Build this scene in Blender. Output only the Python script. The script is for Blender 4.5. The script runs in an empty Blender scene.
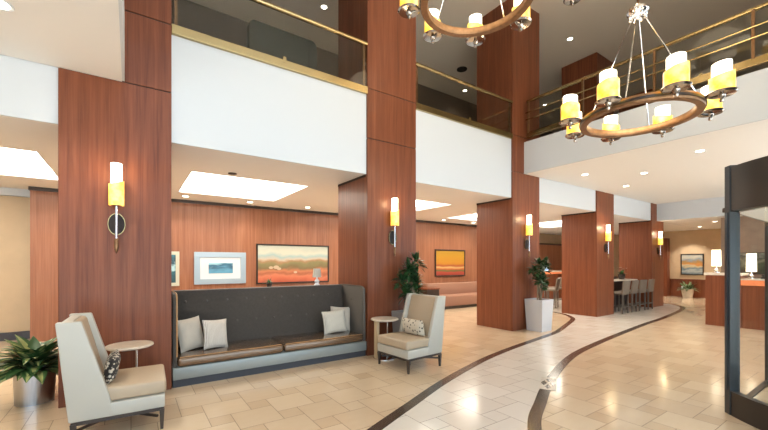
import bpy, bmesh, math, random
from mathutils import Vector, Matrix
random.seed(7)
R = math.radians
C = bpy.context.scene.collection
PI = math.pi
S = bpy.context.scene

# ---------------------------------------------------------------- helpers
def tag(o, label=None, cat=None, group=None, kind=None):
    if label: o['label'] = label
    if cat: o['category'] = cat
    if group: o['group'] = group
    if kind: o['kind'] = kind
    return o

def thing(name, label, cat, loc=(0, 0, 0), rz=0.0, group=None):
    o = bpy.data.objects.new(name, None); C.objects.link(o)
    o.empty_display_size = 0.1
    o.location = loc; o.rotation_euler = (0, 0, rz)
    return tag(o, label, cat, group)

def obj(name, bm, mat, parent=None, smooth=True, label=None):
    me = bpy.data.meshes.new(name)
    bmesh.ops.recalc_face_normals(bm, faces=bm.faces[:])
    bm.to_mesh(me); bm.free()
    for m in (mat if isinstance(mat, (list, tuple)) else [mat]): me.materials.append(m)
    if smooth:
        for p in me.polygons: p.use_smooth = True
        me.set_sharp_from_angle(angle=math.radians(38))
    o = bpy.data.objects.new(name, me); C.objects.link(o)
    if parent: o.parent = parent
    if label: o['label'] = label
    return o

def struct(name, bm, mat, smooth=False):
    return tag(obj(name, bm, mat, None, smooth), kind='structure')

def copy_tree(o, parent=None):
    c = o.copy(); C.objects.link(c); c.parent = parent
    for ch in list(o.children): copy_tree(ch, c)
    return c

def dup(root, loc, rz=0.0, label=None, group=None):
    r = copy_tree(root); r.location = loc; r.rotation_euler = (0, 0, rz)
    if label: r['label'] = label
    if group: r['group'] = group
    return r

def B(): return bmesh.new()

def merge(bm, tmp, mtx=None):
    if mtx is not None: bmesh.ops.transform(tmp, matrix=mtx, verts=tmp.verts[:])
    me = bpy.data.meshes.new('tmp'); tmp.to_mesh(me); tmp.free()
    bm.from_mesh(me); bpy.data.meshes.remove(me)

def box(bm, x0, x1, y0, y1, z0, z1, bev=0.0, seg=2, mtx=None, mi=0):
    t = bmesh.new()
    v = [t.verts.new(p) for p in ((x0,y0,z0),(x1,y0,z0),(x1,y1,z0),(x0,y1,z0),(x0,y0,z1),(x1,y0,z1),(x1,y1,z1),(x0,y1,z1))]
    for f in ((3,2,1,0),(4,5,6,7),(0,1,5,4),(1,2,6,5),(2,3,7,6),(3,0,4,7)):
        t.faces.new([v[i] for i in f]).material_index = mi
    if bev > 0: bmesh.ops.bevel(t, geom=t.edges[:], offset=bev, segments=seg, profile=0.5, affect='EDGES')
    for f in t.faces: f.material_index = mi
    merge(bm, t, mtx); return bm

def bx(*a, **k): return box(B(), *a, **k)

def prism(bm, poly, a0, a1, axis='Y', bev=0.0, seg=2, mi=0):
    """extrude a 2D polygon; axis Y: poly in (x,z); Z: poly in (x,y); X: poly in (y,z)"""
    t = bmesh.new()
    def P(p, a): return (p[0], a, p[1]) if axis == 'Y' else ((p[0], p[1], a) if axis == 'Z' else (a, p[0], p[1]))
    lo = [t.verts.new(P(p, a0)) for p in poly]; hi = [t.verts.new(P(p, a1)) for p in poly]
    n = len(poly)
    t.faces.new(lo); t.faces.new(hi[::-1])
    for i in range(n): t.faces.new((lo[i], lo[(i+1) % n], hi[(i+1) % n], hi[i]))
    bmesh.ops.recalc_face_normals(t, faces=t.faces[:])
    if bev > 0: bmesh.ops.bevel(t, geom=t.edges[:], offset=bev, segments=seg, profile=0.5, affect='EDGES')
    for f in t.faces: f.material_index = mi
    merge(bm, t); return bm

def lathe(bm, prof, c=(0, 0, 0), seg=24, closed=False, a0=0.0, a1=2*PI, mtx=None):
    t = bmesh.new(); full = abs(a1-a0-2*PI) < 1e-6
    n = seg if full else seg+1
    rings = []
    for i in range(n):
        a = a0+(a1-a0)*i/seg
        rings.append([t.verts.new((r*math.cos(a), r*math.sin(a), z)) for r, z in prof])
    m = len(prof)
    for i in range(seg):
        A, D = rings[i], rings[(i+1) % n]
        for j in range(m if closed else m-1):
            k = (j+1) % m
            t.faces.new((A[j], D[j], D[k], A[k]))
    if not full and closed:
        t.faces.new(rings[0]); t.faces.new(rings[-1][::-1])
    bmesh.ops.remove_doubles(t, verts=t.verts[:], dist=1e-5)
    M = Matrix.Translation(c)
    merge(bm, t, M if mtx is None else M @ mtx); return bm

def cyl(bm, c, r0, r1, z0, z1, seg=20, mtx=None):
    return lathe(bm, [(0, z0), (r0, z0), (r1, z1), (0, z1)], c, seg, mtx=mtx)

def tube(bm, pts, r, seg=8):
    pts = [Vector(p) for p in pts]; t = bmesh.new(); rings = []
    up = None
    for i, p in enumerate(pts):
        d = (pts[min(i+1, len(pts)-1)]-pts[max(i-1, 0)]).normalized()
        if up is None: up = d.orthogonal().normalized()
        up = (up-d*up.dot(d)).normalized(); w = d.cross(up)
        rr = r[i] if isinstance(r, (list, tuple)) else r
        rings.append([t.verts.new(p+(up*math.cos(2*PI*k/seg)+w*math.sin(2*PI*k/seg))*rr) for k in range(seg)])
    for A, D in zip(rings, rings[1:]):
        for k in range(seg): t.faces.new((A[k], A[(k+1) % seg], D[(k+1) % seg], D[k]))
    t.faces.new(rings[0][::-1]); t.faces.new(rings[-1])
    merge(bm, t); return bm

def pillow(w, h, t, n=14, puff=0.55):
    """standing cushion: local x width, z height, y thickness, base at z=0"""
    bm = B(); grid = {}
    for s in (-1, 1):
        for i in range(n+1):
            for j in range(n+1):
                a, b = 2*i/n-1, 2*j/n-1
                e = max(0, (1-a**4)*(1-b**4))**puff
                pin = 1-0.06*(1-a*a)*(abs(b)**3); pin2 = 1-0.06*(1-b*b)*(abs(a)**3)
                grid[s, i, j] = bm.verts.new((a*w/2*pin2, s*t/2*e, h/2+b*h/2*pin))
        for i in range(n):
            for j in range(n):
                q = [grid[s, i, j], grid[s, i+1, j], grid[s, i+1, j+1], grid[s, i, j+1]]
                bm.faces.new(q if s < 0 else q[::-1])
    bmesh.ops.remove_doubles(bm, verts=bm.verts[:], dist=1e-4)
    return bm

def leaf(bm, base, d, L, W, droop, mid=0, edge=0, roll=0.0, n=5):
    d = Vector(d).normalized(); side = d.cross(Vector((0, 0, 1)))
    if side.length < 1e-3: side = Vector((1, 0, 0))
    side = (Matrix.Rotation(roll, 3, d) @ side.normalized())
    p = Vector(base); rows = []; dd = d.copy()
    for i in range(n+1):
        f = i/n
        w = W*0.5*max(0.03, math.sin(PI*min(1, f**0.8*0.97+0.03)))
        nrm = side.cross(dd).normalized()
        rows.append([bm.verts.new(p+side*w*a+nrm*(abs(a)*w*0.25)) for a in (-1, -0.4, 0.4, 1)])
        p = p+dd*(L/n); dd = (dd+Vector((0, 0, -droop/n))).normalized()
    for a, b in zip(rows, rows[1:]):
        for k in range(3):
            bm.faces.new((a[k], a[k+1], b[k+1], b[k])).material_index = mid if k == 1 else edge

# ---------------------------------------------------------------- materials
def mat(name, col=(0.8, 0.8, 0.8), rough=0.5, metal=0.0, spec=0.5, coat=0.0, emit=None, es=0.0, bump=0.0, bscale=80, var=0.0, vscale=4, vstretch=(1, 1, 1), sheen=0.0):
    m = bpy.data.materials.new(name); m.use_nodes = True
    nt = m.node_tree; b = nt.nodes['Principled BSDF']
    b.inputs['Base Color'].default_value = (*col, 1); b.inputs['Roughness'].default_value = rough
    b.inputs['Metallic'].default_value = metal; b.inputs['Specular IOR Level'].default_value = spec
    b.inputs['Coat Weight'].default_value = coat; b.inputs['Coat Roughness'].default_value = 0.08
    if sheen: b.inputs['Sheen Weight'].default_value = sheen
    if emit: b.inputs['Emission Color'].default_value = (*emit, 1); b.inputs['Emission Strength'].default_value = es
    if var or bump:
        tc = nt.nodes.new('ShaderNodeTexCoord')
    if var:
        mp = nt.nodes.new('ShaderNodeMapping'); mp.inputs['Scale'].default_value = vstretch
        nz = nt.nodes.new('ShaderNodeTexNoise'); nz.inputs['Scale'].default_value = vscale; nz.inputs['Detail'].default_value = 5
        nt.links.new(tc.outputs['Object'], mp.inputs['Vector']); nt.links.new(mp.outputs[0], nz.inputs['Vector'])
        rp = nt.nodes.new('ShaderNodeValToRGB')
        rp.color_ramp.elements[0].position = 0.3; rp.color_ramp.elements[1].position = 0.7
        rp.color_ramp.elements[0].color = (*[c*(1-var) for c in col], 1)
        rp.color_ramp.elements[1].color = (*[min(1, c*(1+var)) for c in col], 1)
        nt.links.new(nz.outputs['Fac'], rp.inputs[0]); nt.links.new(rp.outputs[0], b.inputs['Base Color'])
    if bump:
        n2 = nt.nodes.new('ShaderNodeTexNoise'); n2.inputs['Scale'].default_value = bscale; n2.inputs['Detail'].default_value = 3
        bp = nt.nodes.new('ShaderNodeBump'); bp.inputs['Strength'].default_value = bump; bp.inputs['Distance'].default_value = 0.004
        nt.links.new(tc.outputs['Object'], n2.inputs['Vector']); nt.links.new(n2.outputs['Fac'], bp.inputs['Height'])
        nt.links.new(bp.outputs[0], b.inputs['Normal'])
    return m

def ramp_mat(name, base, stops, rough=0.5, coat=0.0):
    """base(nt, tc) returns the socket that drives a colour ramp"""
    m = bpy.data.materials.new(name); m.use_nodes = True; nt = m.node_tree
    b = nt.nodes['Principled BSDF']; b.inputs['Roughness'].default_value = rough; b.inputs['Coat Weight'].default_value = coat
    tc = nt.nodes.new('ShaderNodeTexCoord'); rp = nt.nodes.new('ShaderNodeValToRGB'); cr = rp.color_ramp
    cr.elements[0].position = stops[0][0]; cr.elements[0].color = (*stops[0][1], 1)
    cr.elements[1].position = stops[-1][0]; cr.elements[1].color = (*stops[-1][1], 1)
    for p, c in stops[1:-1]: e = cr.elements.new(p); e.color = (*c, 1)
    nt.links.new(base(nt, tc), rp.inputs[0]); nt.links.new(rp.outputs[0], b.inputs['Base Color'])
    return m

def wood(name, c0, c1, c2, rough=0.32, coat=0.25, sx=9.0, sz=0.35, spec=.3):
    def base(nt, tc):
        outs = []
        for k, sc in ((1.0, 1.6), (3.4, 1.9)):
            mp = nt.nodes.new('ShaderNodeMapping'); mp.inputs['Scale'].default_value = (sx*k, sx*k, sz*(k**.5)); mp.inputs['Location'].default_value = (k, k, k)
            nz = nt.nodes.new('ShaderNodeTexNoise'); nz.inputs['Scale'].default_value = sc; nz.inputs['Detail'].default_value = 7
            nz.inputs['Roughness'].default_value = 0.62; nz.inputs['Distortion'].default_value = 0.4
            nt.links.new(tc.outputs['Object'], mp.inputs['Vector']); nt.links.new(mp.outputs[0], nz.inputs['Vector']); outs.append(nz.outputs['Fac'])
        m = nt.nodes.new('ShaderNodeMix'); m.inputs[0].default_value = .42
        nt.links.new(outs[0], m.inputs[2]); nt.links.new(outs[1], m.inputs[3])
        return m.outputs[0]
    m = ramp_mat(name, base, [(0.33, c0), (0.5, c1), (0.67, c2)], rough, coat)
    m.node_tree.nodes['Principled BSDF'].inputs['Specular IOR Level'].default_value = spec
    return m

M = {}
M['wood'] = wood('mahogany_veneer', (.115, .031, .0125), (.185, .054, .022), (.25, .082, .035), rough=.40, coat=.06)
M['wallwood'] = wood('lit_tone_wall_panel', (.215, .082, .040), (.285, .115, .058), (.36, .158, .085), rough=.42, coat=.1)  # lit look of the back wall put into a lighter wood colour
M['darkwood'] = mat('espresso_wood', (.035, .022, .016), .35, coat=.2, var=.25, vscale=6, vstretch=(1, 1, .2))
M['gap'] = mat('dark_reveal', (.02, .012, .01), .7)
M['white'] = mat('white_paint', (.615, .64, .665), .55)
M['soffit'] = mat('soffit_paint', (.82, .80, .77), .6)
M['taupe'] = mat('taupe_ceiling_paint', (.80, .71, .60), .65)
M['darkwall'] = mat('dark_brown_wall', (.10, .072, .05), .6, var=.15)
M['beige'] = mat('beige_wallcovering', (.60, .45, .29), .65, var=.05, vscale=3)
M['brass'] = mat('polished_brass', (.42, .32, .16), .25, 1.0)
M['bronze'] = mat('brushed_bronze', (.25, .135, .065), .38, .75, var=.2, vscale=20)
M['chrome'] = mat('chrome', (.75, .75, .76), .12, 1.0)
M['cupmetal'] = mat('dark_polished_nickel', (.42, .38, .34), .15, 1.0)
M['steel'] = mat('brushed_steel', (.50, .50, .51), .28, 1.0, var=.08, vscale=10, vstretch=(8, 8, .2))
M['black'] = mat('dark_anodised_metal', (.040, .034, .029), .32, .4)
M['jamb'] = mat('dark_blue_grey_post', (.055, .062, .068), .35, .5)
M['blue_alu'] = mat('blue_grey_aluminium', (.07, .10, .13), .3, .7)
M['stone'] = mat('cream_stone', (.68, .60, .50), .25, var=.12, vscale=8)
M['travertine'] = mat('pale_travertine', (.66, .56, .44), .3, var=.15, vscale=10)
M['inlay'] = mat('dark_stone_inlay', (.065, .045, .034), .22, coat=.3, var=.25, vscale=14)
M['charcoal'] = mat('charcoal_fabric', (.056, .045, .035), .8, bump=.4, bscale=400, var=.12, vscale=30, sheen=.2)
M['greytuft'] = mat('grey_taupe_fabric', (.095, .082, .068), .75, bump=.3, bscale=300)
M['leather'] = mat('bronze_leather', (.19, .115, .065), .24, .6, coat=1.0, bump=.15, bscale=60)
M['piping'] = mat('tan_leather_piping', (.42, .22, .09), .45)
M['greybase'] = mat('blue_grey_lacquer', (.30, .325, .31), .35, .2)
M['plinth'] = mat('slate_plinth', (.045, .048, .058), .5)
M['cream'] = mat('ivory_leather', (.47, .44, .375), .45, bump=.08, bscale=90)
M['tan'] = mat('tan_upholstery', (.45, .345, .235), .5, bump=.1, bscale=200)
M['cushion'] = mat('oatmeal_linen', (.56, .49, .40), .85, bump=.4, bscale=350, var=.06, vscale=8)
M['seatgrey'] = mat('stool_taupe_upholstery', (.175, .135, .10), .6, bump=.1, bscale=200)
M['stoolleg'] = mat('stool_grey_metal', (.16, .14, .12), .4, .4)
M['leaf_d'] = mat('deep_green_leaf', (.020, .062, .018), .35, spec=.5, var=.35, vscale=6)
M['leaf_l'] = mat('yellow_green_leaf', (.34, .36, .13), .4, var=.3, vscale=14)
M['leaf_m'] = mat('mid_green_leaf', (.05, .12, .035), .4, var=.35, vscale=10)
M['stem'] = mat('plant_stem', (.20, .15, .09), .7)
M['soil'] = mat('potting_soil', (.03, .02, .014), .9, bump=.5, bscale=60)
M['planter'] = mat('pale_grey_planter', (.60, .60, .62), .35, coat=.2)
M['white_gloss'] = mat('white_lacquer', (.8, .8, .8), .3)
M['screen'] = mat('laptop_screen', (.3, .5, .8), .3, emit=(.5, .75, 1), es=1.2)
M['petal'] = mat('white_petal', (.8, .76, .7), .6)
M['glow'] = mat('cove_light_panel', (.9, .88, .82), .6, emit=(1, .92, .78), es=9)
M['lamp_on'] = mat('downlight_lens', (.9, .9, .9), .5, emit=(1, .88, .68), es=14)
M['shade_w'] = mat('frosted_glass_lit', (.9, .85, .75), .4, emit=(1, .90, .70), es=4.5)
M['lampshade'] = mat('lit_linen_shade', (.9, .82, .68), .7, emit=(1, .84, .58), es=2.6)
M['onyx'] = mat('backlit_onyx', (.5, .16, .07), .3, emit=(1, .26, .08), es=.55, var=.2, vscale=6)
M['candle'] = mat('lit_votive', (.9, .9, .85), .4, emit=(1, .9, .7), es=3)
M['pave'] = mat('outdoor_paving', (.60, .58, .55), .8)

def amber():
    m = bpy.data.materials.new('amber_alabaster_lit'); m.use_nodes = True; nt = m.node_tree
    b = nt.nodes['Principled BSDF']; b.inputs['Roughness'].default_value = .35
    tc = nt.nodes.new('ShaderNodeTexCoord'); nz = nt.nodes.new('ShaderNodeTexNoise'); nz.inputs['Scale'].default_value = 9; nz.inputs['Detail'].default_value = 4
    rp = nt.nodes.new('ShaderNodeValToRGB'); e = rp.color_ramp.elements
    e[0].position = .35; e[0].color = (.95, .50, .035, 1); e[1].position = .68; e[1].color = (1, .80, .24, 1)
    nt.links.new(tc.outputs['Object'], nz.inputs['Vector']); nt.links.new(nz.outputs['Fac'], rp.inputs[0])
    nt.links.new(rp.outputs[0], b.inputs['Base Color']); nt.links.new(rp.outputs[0], b.inputs['Emission Color'])
    b.inputs['Emission Strength'].default_value = 1.25
    return m
M['amber'] = amber()

def glass(name, tint, gloss=.02):
    m = bpy.data.materials.new(name); m.use_nodes = True; nt = m.node_tree
    for n in list(nt.nodes): nt.nodes.remove(n)
    out = nt.nodes.new('ShaderNodeOutputMaterial'); mix = nt.nodes.new('ShaderNodeMixShader')
    tr = nt.nodes.new('ShaderNodeBsdfTransparent'); tr.inputs[0].default_value = (*tint, 1)
    gl = nt.nodes.new('ShaderNodeBsdfGlossy'); gl.inputs['Roughness'].default_value = gloss
    lw = nt.nodes.new('ShaderNodeLayerWeight'); lw.inputs['Blend'].default_value = .5
    pw = nt.nodes.new('ShaderNodeMath'); pw.operation = 'POWER'; pw.inputs[1].default_value = 4.0
    fr = nt.nodes.new('ShaderNodeMath'); fr.operation = 'MULTIPLY_ADD'; fr.inputs[1].default_value = .45; fr.inputs[2].default_value = .025
    nt.links.new(lw.outputs['Facing'], pw.inputs[0]); nt.links.new(pw.outputs[0], fr.inputs[0])
    nt.links.new(fr.outputs[0], mix.inputs[0]); nt.links.new(tr.outputs[0], mix.inputs[1]); nt.links.new(gl.outputs[0], mix.inputs[2])
    nt.links.new(mix.outputs[0], out.inputs[0])
    return m
M['glass'] = glass('clear_glass', (.97, .985, .98))
M['smoke'] = glass('balustrade_glass', (.90, .90, .87))

# path between the two dark bands, as curves Y(X)
BAND1 = [(-1.6, 1.35), (0, 2.03), (1.0, 2.47), (2.04, 2.93), (2.53, 3.14), (3.2, 3.43), (3.94, 3.70), (4.81, 3.97), (5.75, 4.18), (6.99, 4.404), (7.89, 4.58), (8.98, 4.955), (9.90, 5.295), (10.35, 5.56), (10.83, 6.07), (11.05, 6.7), (10.9, 7.4), (10.3, 8.0)]
BAND2 = [(1.3, .35), (2.2, 1.3), (3.133, 2.037), (3.747, 2.362), (4.418, 2.674), (5.413, 3.05), (6.345, 3.309), (7.6, 3.511), (8.97, 3.683), (10.77, 3.892), (12.06, 4.002), (13.88, 4.216), (15.28, 4.446), (16.12, 4.721), (16.75, 5.2), (16.85, 5.8), (16.4, 6.4), (15.6, 6.9)]

def floor_mat():
    m = bpy.data.materials.new('stone_floor_tiles'); m.use_nodes = True; nt = m.node_tree; L = nt.links.new
    b = nt.nodes['Principled BSDF']
    tc = nt.nodes.new('ShaderNodeTexCoord'); sp = nt.nodes.new('ShaderNodeSeparateXYZ'); L(tc.outputs['Object'], sp.inputs[0])
    def math_(op, a, bb):
        n = nt.nodes.new('ShaderNodeMath'); n.operation = op
        for i, v in enumerate((a, bb)):
            if isinstance(v, (int, float)): n.inputs[i].default_value = v
            else: L(v, n.inputs[i])
        return n.outputs[0]
    xs = math_('DIVIDE', math_('ADD', sp.outputs['X'], 2.0), 24.0)
    ys = math_('DIVIDE', math_('ADD', sp.outputs['Y'], 2.0), 12.0)
    def curve(pts):
        fc = nt.nodes.new('ShaderNodeFloatCurve'); c = fc.mapping.curves[0]
        pts = [((x+2)/24, (y+2)/12) for x, y in pts]
        c.points[0].location = pts[0]; c.points[1].location = pts[-1]
        for p in pts[1:-1]: c.points.new(*p)
        fc.mapping.update(); L(xs, fc.inputs['Value']); return fc.outputs[0]
    c1 = curve(BAND1[:15]+[(11.2, 8)]); c2 = curve([(-1.5, -2)]+BAND2[:15]+[(17, 8)])
    mask = math_('MULTIPLY', math_('LESS_THAN', ys, c1), math_('GREATER_THAN', ys, c2))
    at = nt.nodes.new('ShaderNodeAttribute'); at.attribute_name = 'shade'
    nz = nt.nodes.new('ShaderNodeTexNoise'); nz.inputs['Scale'].default_value = 5; nz.inputs['Detail'].default_value = 6
    mp = nt.nodes.new('ShaderNodeMapping'); mp.inputs['Scale'].default_value = (1, 3, 1)
    L(tc.outputs['Object'], mp.inputs[0]); L(mp.outputs[0], nz.inputs['Vector'])
    v = math_('ADD', math_('MULTIPLY', at.outputs['Fac'], .75), math_('MULTIPLY', nz.outputs['Fac'], .25))
    def ramp(a, bcol):
        rp = nt.nodes.new('ShaderNodeValToRGB'); rp.color_ramp.elements[0].position = .1; rp.color_ramp.elements[1].position = .9
        rp.color_ramp.elements[0].color = (*a, 1); rp.color_ramp.elements[1].color = (*bcol, 1); L(v, rp.inputs[0]); return rp.outputs[0]
    r1 = ramp((.56, .41, .265), (.68, .53, .365)); r2 = ramp((.66, .58, .49), (.78, .72, .64))
    mx = nt.nodes.new('ShaderNodeMix'); mx.data_type = 'RGBA'; L(mask, mx.inputs[0]); L(r1, mx.inputs[6]); L(r2, mx.inputs[7])
    L(mx.outputs[2], b.inputs['Base Color'])
    b.inputs['Roughness'].default_value = .17; b.inputs['Coat Weight'].default_value = .3; b.inputs['Coat Roughness'].default_value = .1
    bp = nt.nodes.new('ShaderNodeBump'); bp.inputs['Strength'].default_value = .06; bp.inputs['Distance'].default_value = .01
    L(nz.outputs['Fac'], bp.inputs['Height']); L(bp.outputs[0], b.inputs['Normal'])
    return m
M['floor'] = floor_mat()
M['grout'] = mat('brown_grout', (.16, .11, .07), .8)

# ---------------------------------------------------------------- key dimensions (metres)
P, Q = 5.19, 6.24            # front and back plane of the column row
XC = [-.64+3.89*i for i in range(5)]   # column left edges
CW = 1.05
ZF, ZS, ZT, ZR, ZC = 3.045, 3.645, 4.377, 5.19, 7.63
YB = 9.8                     # panelled back wall of the lounge
X0, X1, Y0, YE = -9.0, 23.0, -1.3, 11.0
XR = 7.57                    # edge of the right-hand gallery

# ---------------------------------------------------------------- floor
def build_floor():
    bm = B(); ly = bm.loops.layers.float_color.new('shade')
    a, b, g = .42, .21, .0025
    def quad(x0, y0, s, sh):
        if x0+s < X0 or x0 > X1 or y0+s < Y0 or y0 > YE: return
        x1, y1 = min(x0+s, X1), min(y0+s, YE); x0, y0 = max(x0, X0), max(y0, Y0)
        if x1-x0 < .02 or y1-y0 < .02: return
        f = bm.faces.new([bm.verts.new(p) for p in ((x0+g, y0+g, 0), (x1-g, y0+g, 0), (x1-g, y1-g, 0), (x0+g, y1-g, 0))])
        for l in f.loops: l[ly] = (sh, sh, sh, 1)
    for i in range(-60, 120):
        for j in range(-70, 70):
            x, y = i*a-j*b, i*b+j*a
            if x < X0-1 or x > X1+1 or y < Y0-1 or y > YE+1: continue
            quad(x, y, a, random.uniform(.45, 1)); quad(x+a, y, b, random.uniform(.15, .8))
    n = len(bm.faces)
    t = B(); box(t, X0, X1, Y0, YE, -.15, -.003, mi=1); merge(bm, t)
    o = struct('floor', bm, [M['floor'], M['grout']])
    return o
build_floor()

def catmull(pts, n=8):
    out = []; p = [Vector((*q, 0)) for q in pts]; p = [2*p[0]-p[1]]+p+[2*p[-1]-p[-2]]
    for i in range(1, len(p)-2):
        for k in range(n):
            t = k/n; a, b, c, d = p[i-1:i+3]
            out.append(.5*((2*b)+(c-a)*t+(2*a-5*b+4*c-d)*t*t+(3*b-a-3*c+d)*t**3))
    out.append(p[-2]); return out
def ribbon(pts, w, z=.003):
    bm = B(); pts = catmull(pts); rows = []
    for i, p in enumerate(pts):
        d = (pts[min(i+1, len(pts)-1)]-pts[max(i-1, 0)]).normalized(); s = Vector((-d.y, d.x, 0))*w/2
        rows.append([bm.verts.new(q) for q in (p+s, p-s, p-s+Vector((0, 0, z)), p+s+Vector((0, 0, z)))])
    for a, b in zip(rows, rows[1:]):
        for k in range(4): bm.faces.new((a[k], a[(k+1) % 4], b[(k+1) % 4], b[k]))
    bm.faces.new(rows[0]); bm.faces.new(rows[-1][::-1])
    return bm
struct('trim_1', ribbon(BAND1, .12), M['inlay'])
struct('trim_2', ribbon(BAND2, .125), M['inlay'])
def medallion(c, a, L=.52, W=.19):
    mt = Matrix.Translation((c[0], c[1], 0)) @ Matrix.Rotation(a, 4, 'Z')
    bm = B(); box(bm, -L/2, L/2, -W/2, W/2, .003, .0045, mtx=mt, mi=0)
    for dx, dy in ((.27, 0), (-.27, 0), (0, .27), (0, -.27)):
        prism(t := B(), [(.20*L, 0), (0, .20*W), (-.20*L, 0), (0, -.20*W)], .0045, .0055, 'Z', mi=1)
        merge(bm, t, mt @ Matrix.Translation((dx*L, dy*W, 0)))
    return bm
struct('trim_3', medallion((4.42, 2.675), .50), [M['stone'], M['inlay']])
struct('trim_4', medallion((2.80, 1.80), .62), [M['stone'], M['inlay']])

# ---------------------------------------------------------------- shell
struct('ceiling', bx(X0, X1, Y0, YE, ZC, ZC+.15), M['taupe'])
def slab_holes(x0, x1, y0, y1, z0, z1, holes):
    xs = sorted({x0, x1, *[h[0] for h in holes], *[h[1] for h in holes]}); ys = sorted({y0, y1, *[h[2] for h in holes], *[h[3] for h in holes]})
    bm = B()
    for i in range(len(xs)-1):
        for j in range(len(ys)-1):
            cx, cy = (xs[i]+xs[i+1])/2, (ys[j]+ys[j+1])/2
            if any(h[0] < cx < h[1] and h[2] < cy < h[3] for h in holes): continue
            box(bm, xs[i], xs[i+1], ys[j], ys[j+1], z0, z1)
    return bm
coves = [(.80-3.885+3.885*k, 2.86-3.885+3.885*k, 6.68, 8.80) for k in range(5)]
struct('ceiling_lounge', slab_holes(X0, X1, P+.06, YE, ZF, ZF+.25, coves), M['soffit'])
struct('floor_gallery_back', bx(X0, X1, P+.06, YE, ZF+.25, ZT-.05), M['soffit'])
struct('ceiling_left', bx(X0, -.085, Y0, P+.02, ZS, ZT-.05), M['soffit'])
struct('ceiling_right', bx(XR+.05, X1, Y0, P+.02, ZS, ZT-.05), M['soffit'])
struct('ceiling_reception', bx(15.38, X1, Y0, P+.02, ZF, ZS-.002), M['soffit'])
# white fascias
struct('wall_fascia_back', bx(X0, X1, P+.035, P+.058, ZF, ZT), M['white'])
struct('wall_fascia_reception', bx(15.35, 15.379, Y0, P+.03, ZF-.001, ZS), M['white'])
struct('wall_fascia_right', bx(XR, XR+.048, Y0, P+.03, ZS-.001, ZT), M['white'])
struct('wall_fascia_left', bx(-.084, -.06, Y0, P-.02, ZS-.001, ZT), M['white'])
# walls
struct('wall_back', bx(-1.62, 11.4, YB, YB+.12, 0, ZF), M['wallwood'])
struct('trim_5', bx(-1.64, 11.4, YB-.03, YB+.14, ZF-.07, ZF-.001), M['darkwood'])
struct('wall_left_recess', bx(X0, -1.62, 10.35, 10.5, 0, ZF), M['beige'])
struct('trim_6', bx(X0, -1.62, 10.22, 10.35, 2.90, ZF-.001), M['white'])
struct('baseboard_left', bx(X0, -1.62, 10.32, 10.35, 0, .16), M['darkwood'])
struct('wall_bar_back', bx(11.4, 20.9, 10.75, 10.9, 0, ZF), M['beige'])
struct('wall_far', bx(21.0, 21.15, 3.2, YE, .78, ZF), M['beige'])
struct('wall_far_wainscot', bx(20.96, 21.15, 3.2, YE, 0, .78), M['wood'])
struct('trim_7', bx(20.93, 21.15, 3.2, YE, .77, .82), M['wood'])
struct('wall_far_panel', bx(20.6, 20.9, 6.55, 8.6, 0, 2.72), M['wood'])
struct('wall_reception', bx(16.0, 16.12, Y0, 3.62, 0, ZF), mat('reception_taupe_panel', (.30, .21, .15), .5, var=.1))
struct('wall_reception_side', bx(16.12, 21.0, 3.2, 3.3, 0, ZF), M['beige'])
struct('wall_left', bx(X0-.15, X0, Y0, YE, 0, ZC), M['beige'])
struct('wall_right', bx(X1, X1+.15, Y0, YE, 0, ZC), M['beige'])
struct('wall_behind', bx(X0, X1, YE, YE+.15, 0, ZC), M['beige'])
struct('wall_gallery_back', bx(X0, X1, 9.55, 9.65, ZT-.05, ZC), M['darkwall'])
# glazed facade behind the camera, with mullions
def facade():
    fr = B(); gl = B()
    xs = [X0+i*1.6 for i in range(21)]
    for x in xs:
        if 4.7 < x < 7.2: continue
        box(fr, x-.03, x+.03, Y0-.12, Y0, 0, ZC)
    for z0, z1 in ((0, .12), (3.75, 4.25), (ZC-.2, ZC)):
        if z0 == 0: box(fr, X0, 4.55, Y0-.12, Y0, z0, z1); box(fr, 7.4, X1, Y0-.12, Y0, z0, z1)
        else: box(fr, X0, X1, Y0-.12, Y0, z0, z1)
    box(fr, X0, X1, Y0-.12, Y0, 2.58, 2.68)
    f = struct('window_1', fr, M['black'])
    wl = B(); box(wl, X0, -.06, Y0-.1, Y0-.02, 4.2, ZC); box(wl, 5.0, X1, Y0-.1, Y0-.02, 4.2, ZC); struct('wall_unseen_light_block', wl, M['taupe'])  # unseen upper wall, added to keep daylight off the upper columns
    for x0, x1, z0, z1 in ((X0, 4.55, .12, 2.58), (7.4, X1, .12, 2.58), (X0, X1, 2.68, 3.75), (-.06, 5.0, 4.25, ZC-.2)):
        box(gl, x0, x1, Y0-.07, Y0-.06, z0, z1)
    g = obj('pane', gl, M['glass'], f, False)
facade()
struct('ground', bx(X0-14, X1+14, Y0-30, Y0-.13, -.2, -.03), M['pave'])

# ---------------------------------------------------------------- columns
col_labels = ['mahogany column at left with the ivory chair and metal potted plant before it',
              'mahogany column at the right end of the charcoal settee',
              'mahogany column behind the small tree in the pale tapered planter',
              'mahogany column just left of the bar stools',
              'farthest mahogany column, at the right end of the bar stools']
def make_column():
    t = thing('column', col_labels[0], 'column', (XC[0], P, 0), group='mahogany columns')
    g = .006
    for z0, z1 in ((0, ZS-g), (ZS+g, 4.48-g), (4.48+g, ZC)):
        obj('panel', bx(0, CW, 0, CW, z0, z1, bev=.004, seg=1), M['wood'], t, False)
    obj('reveal', bx(.012, CW-.012, .012, CW-.012, .05, ZC-.02), M['gap'], t, False)
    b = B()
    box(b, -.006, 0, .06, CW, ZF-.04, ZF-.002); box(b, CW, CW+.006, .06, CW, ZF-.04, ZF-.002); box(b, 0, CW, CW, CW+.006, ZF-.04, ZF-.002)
    obj('shadow_gap_strip', b, M['gap'], t, False)  # shade of the gap under the soffit, put in as dark strips
    return t
col0 = make_column()
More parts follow.
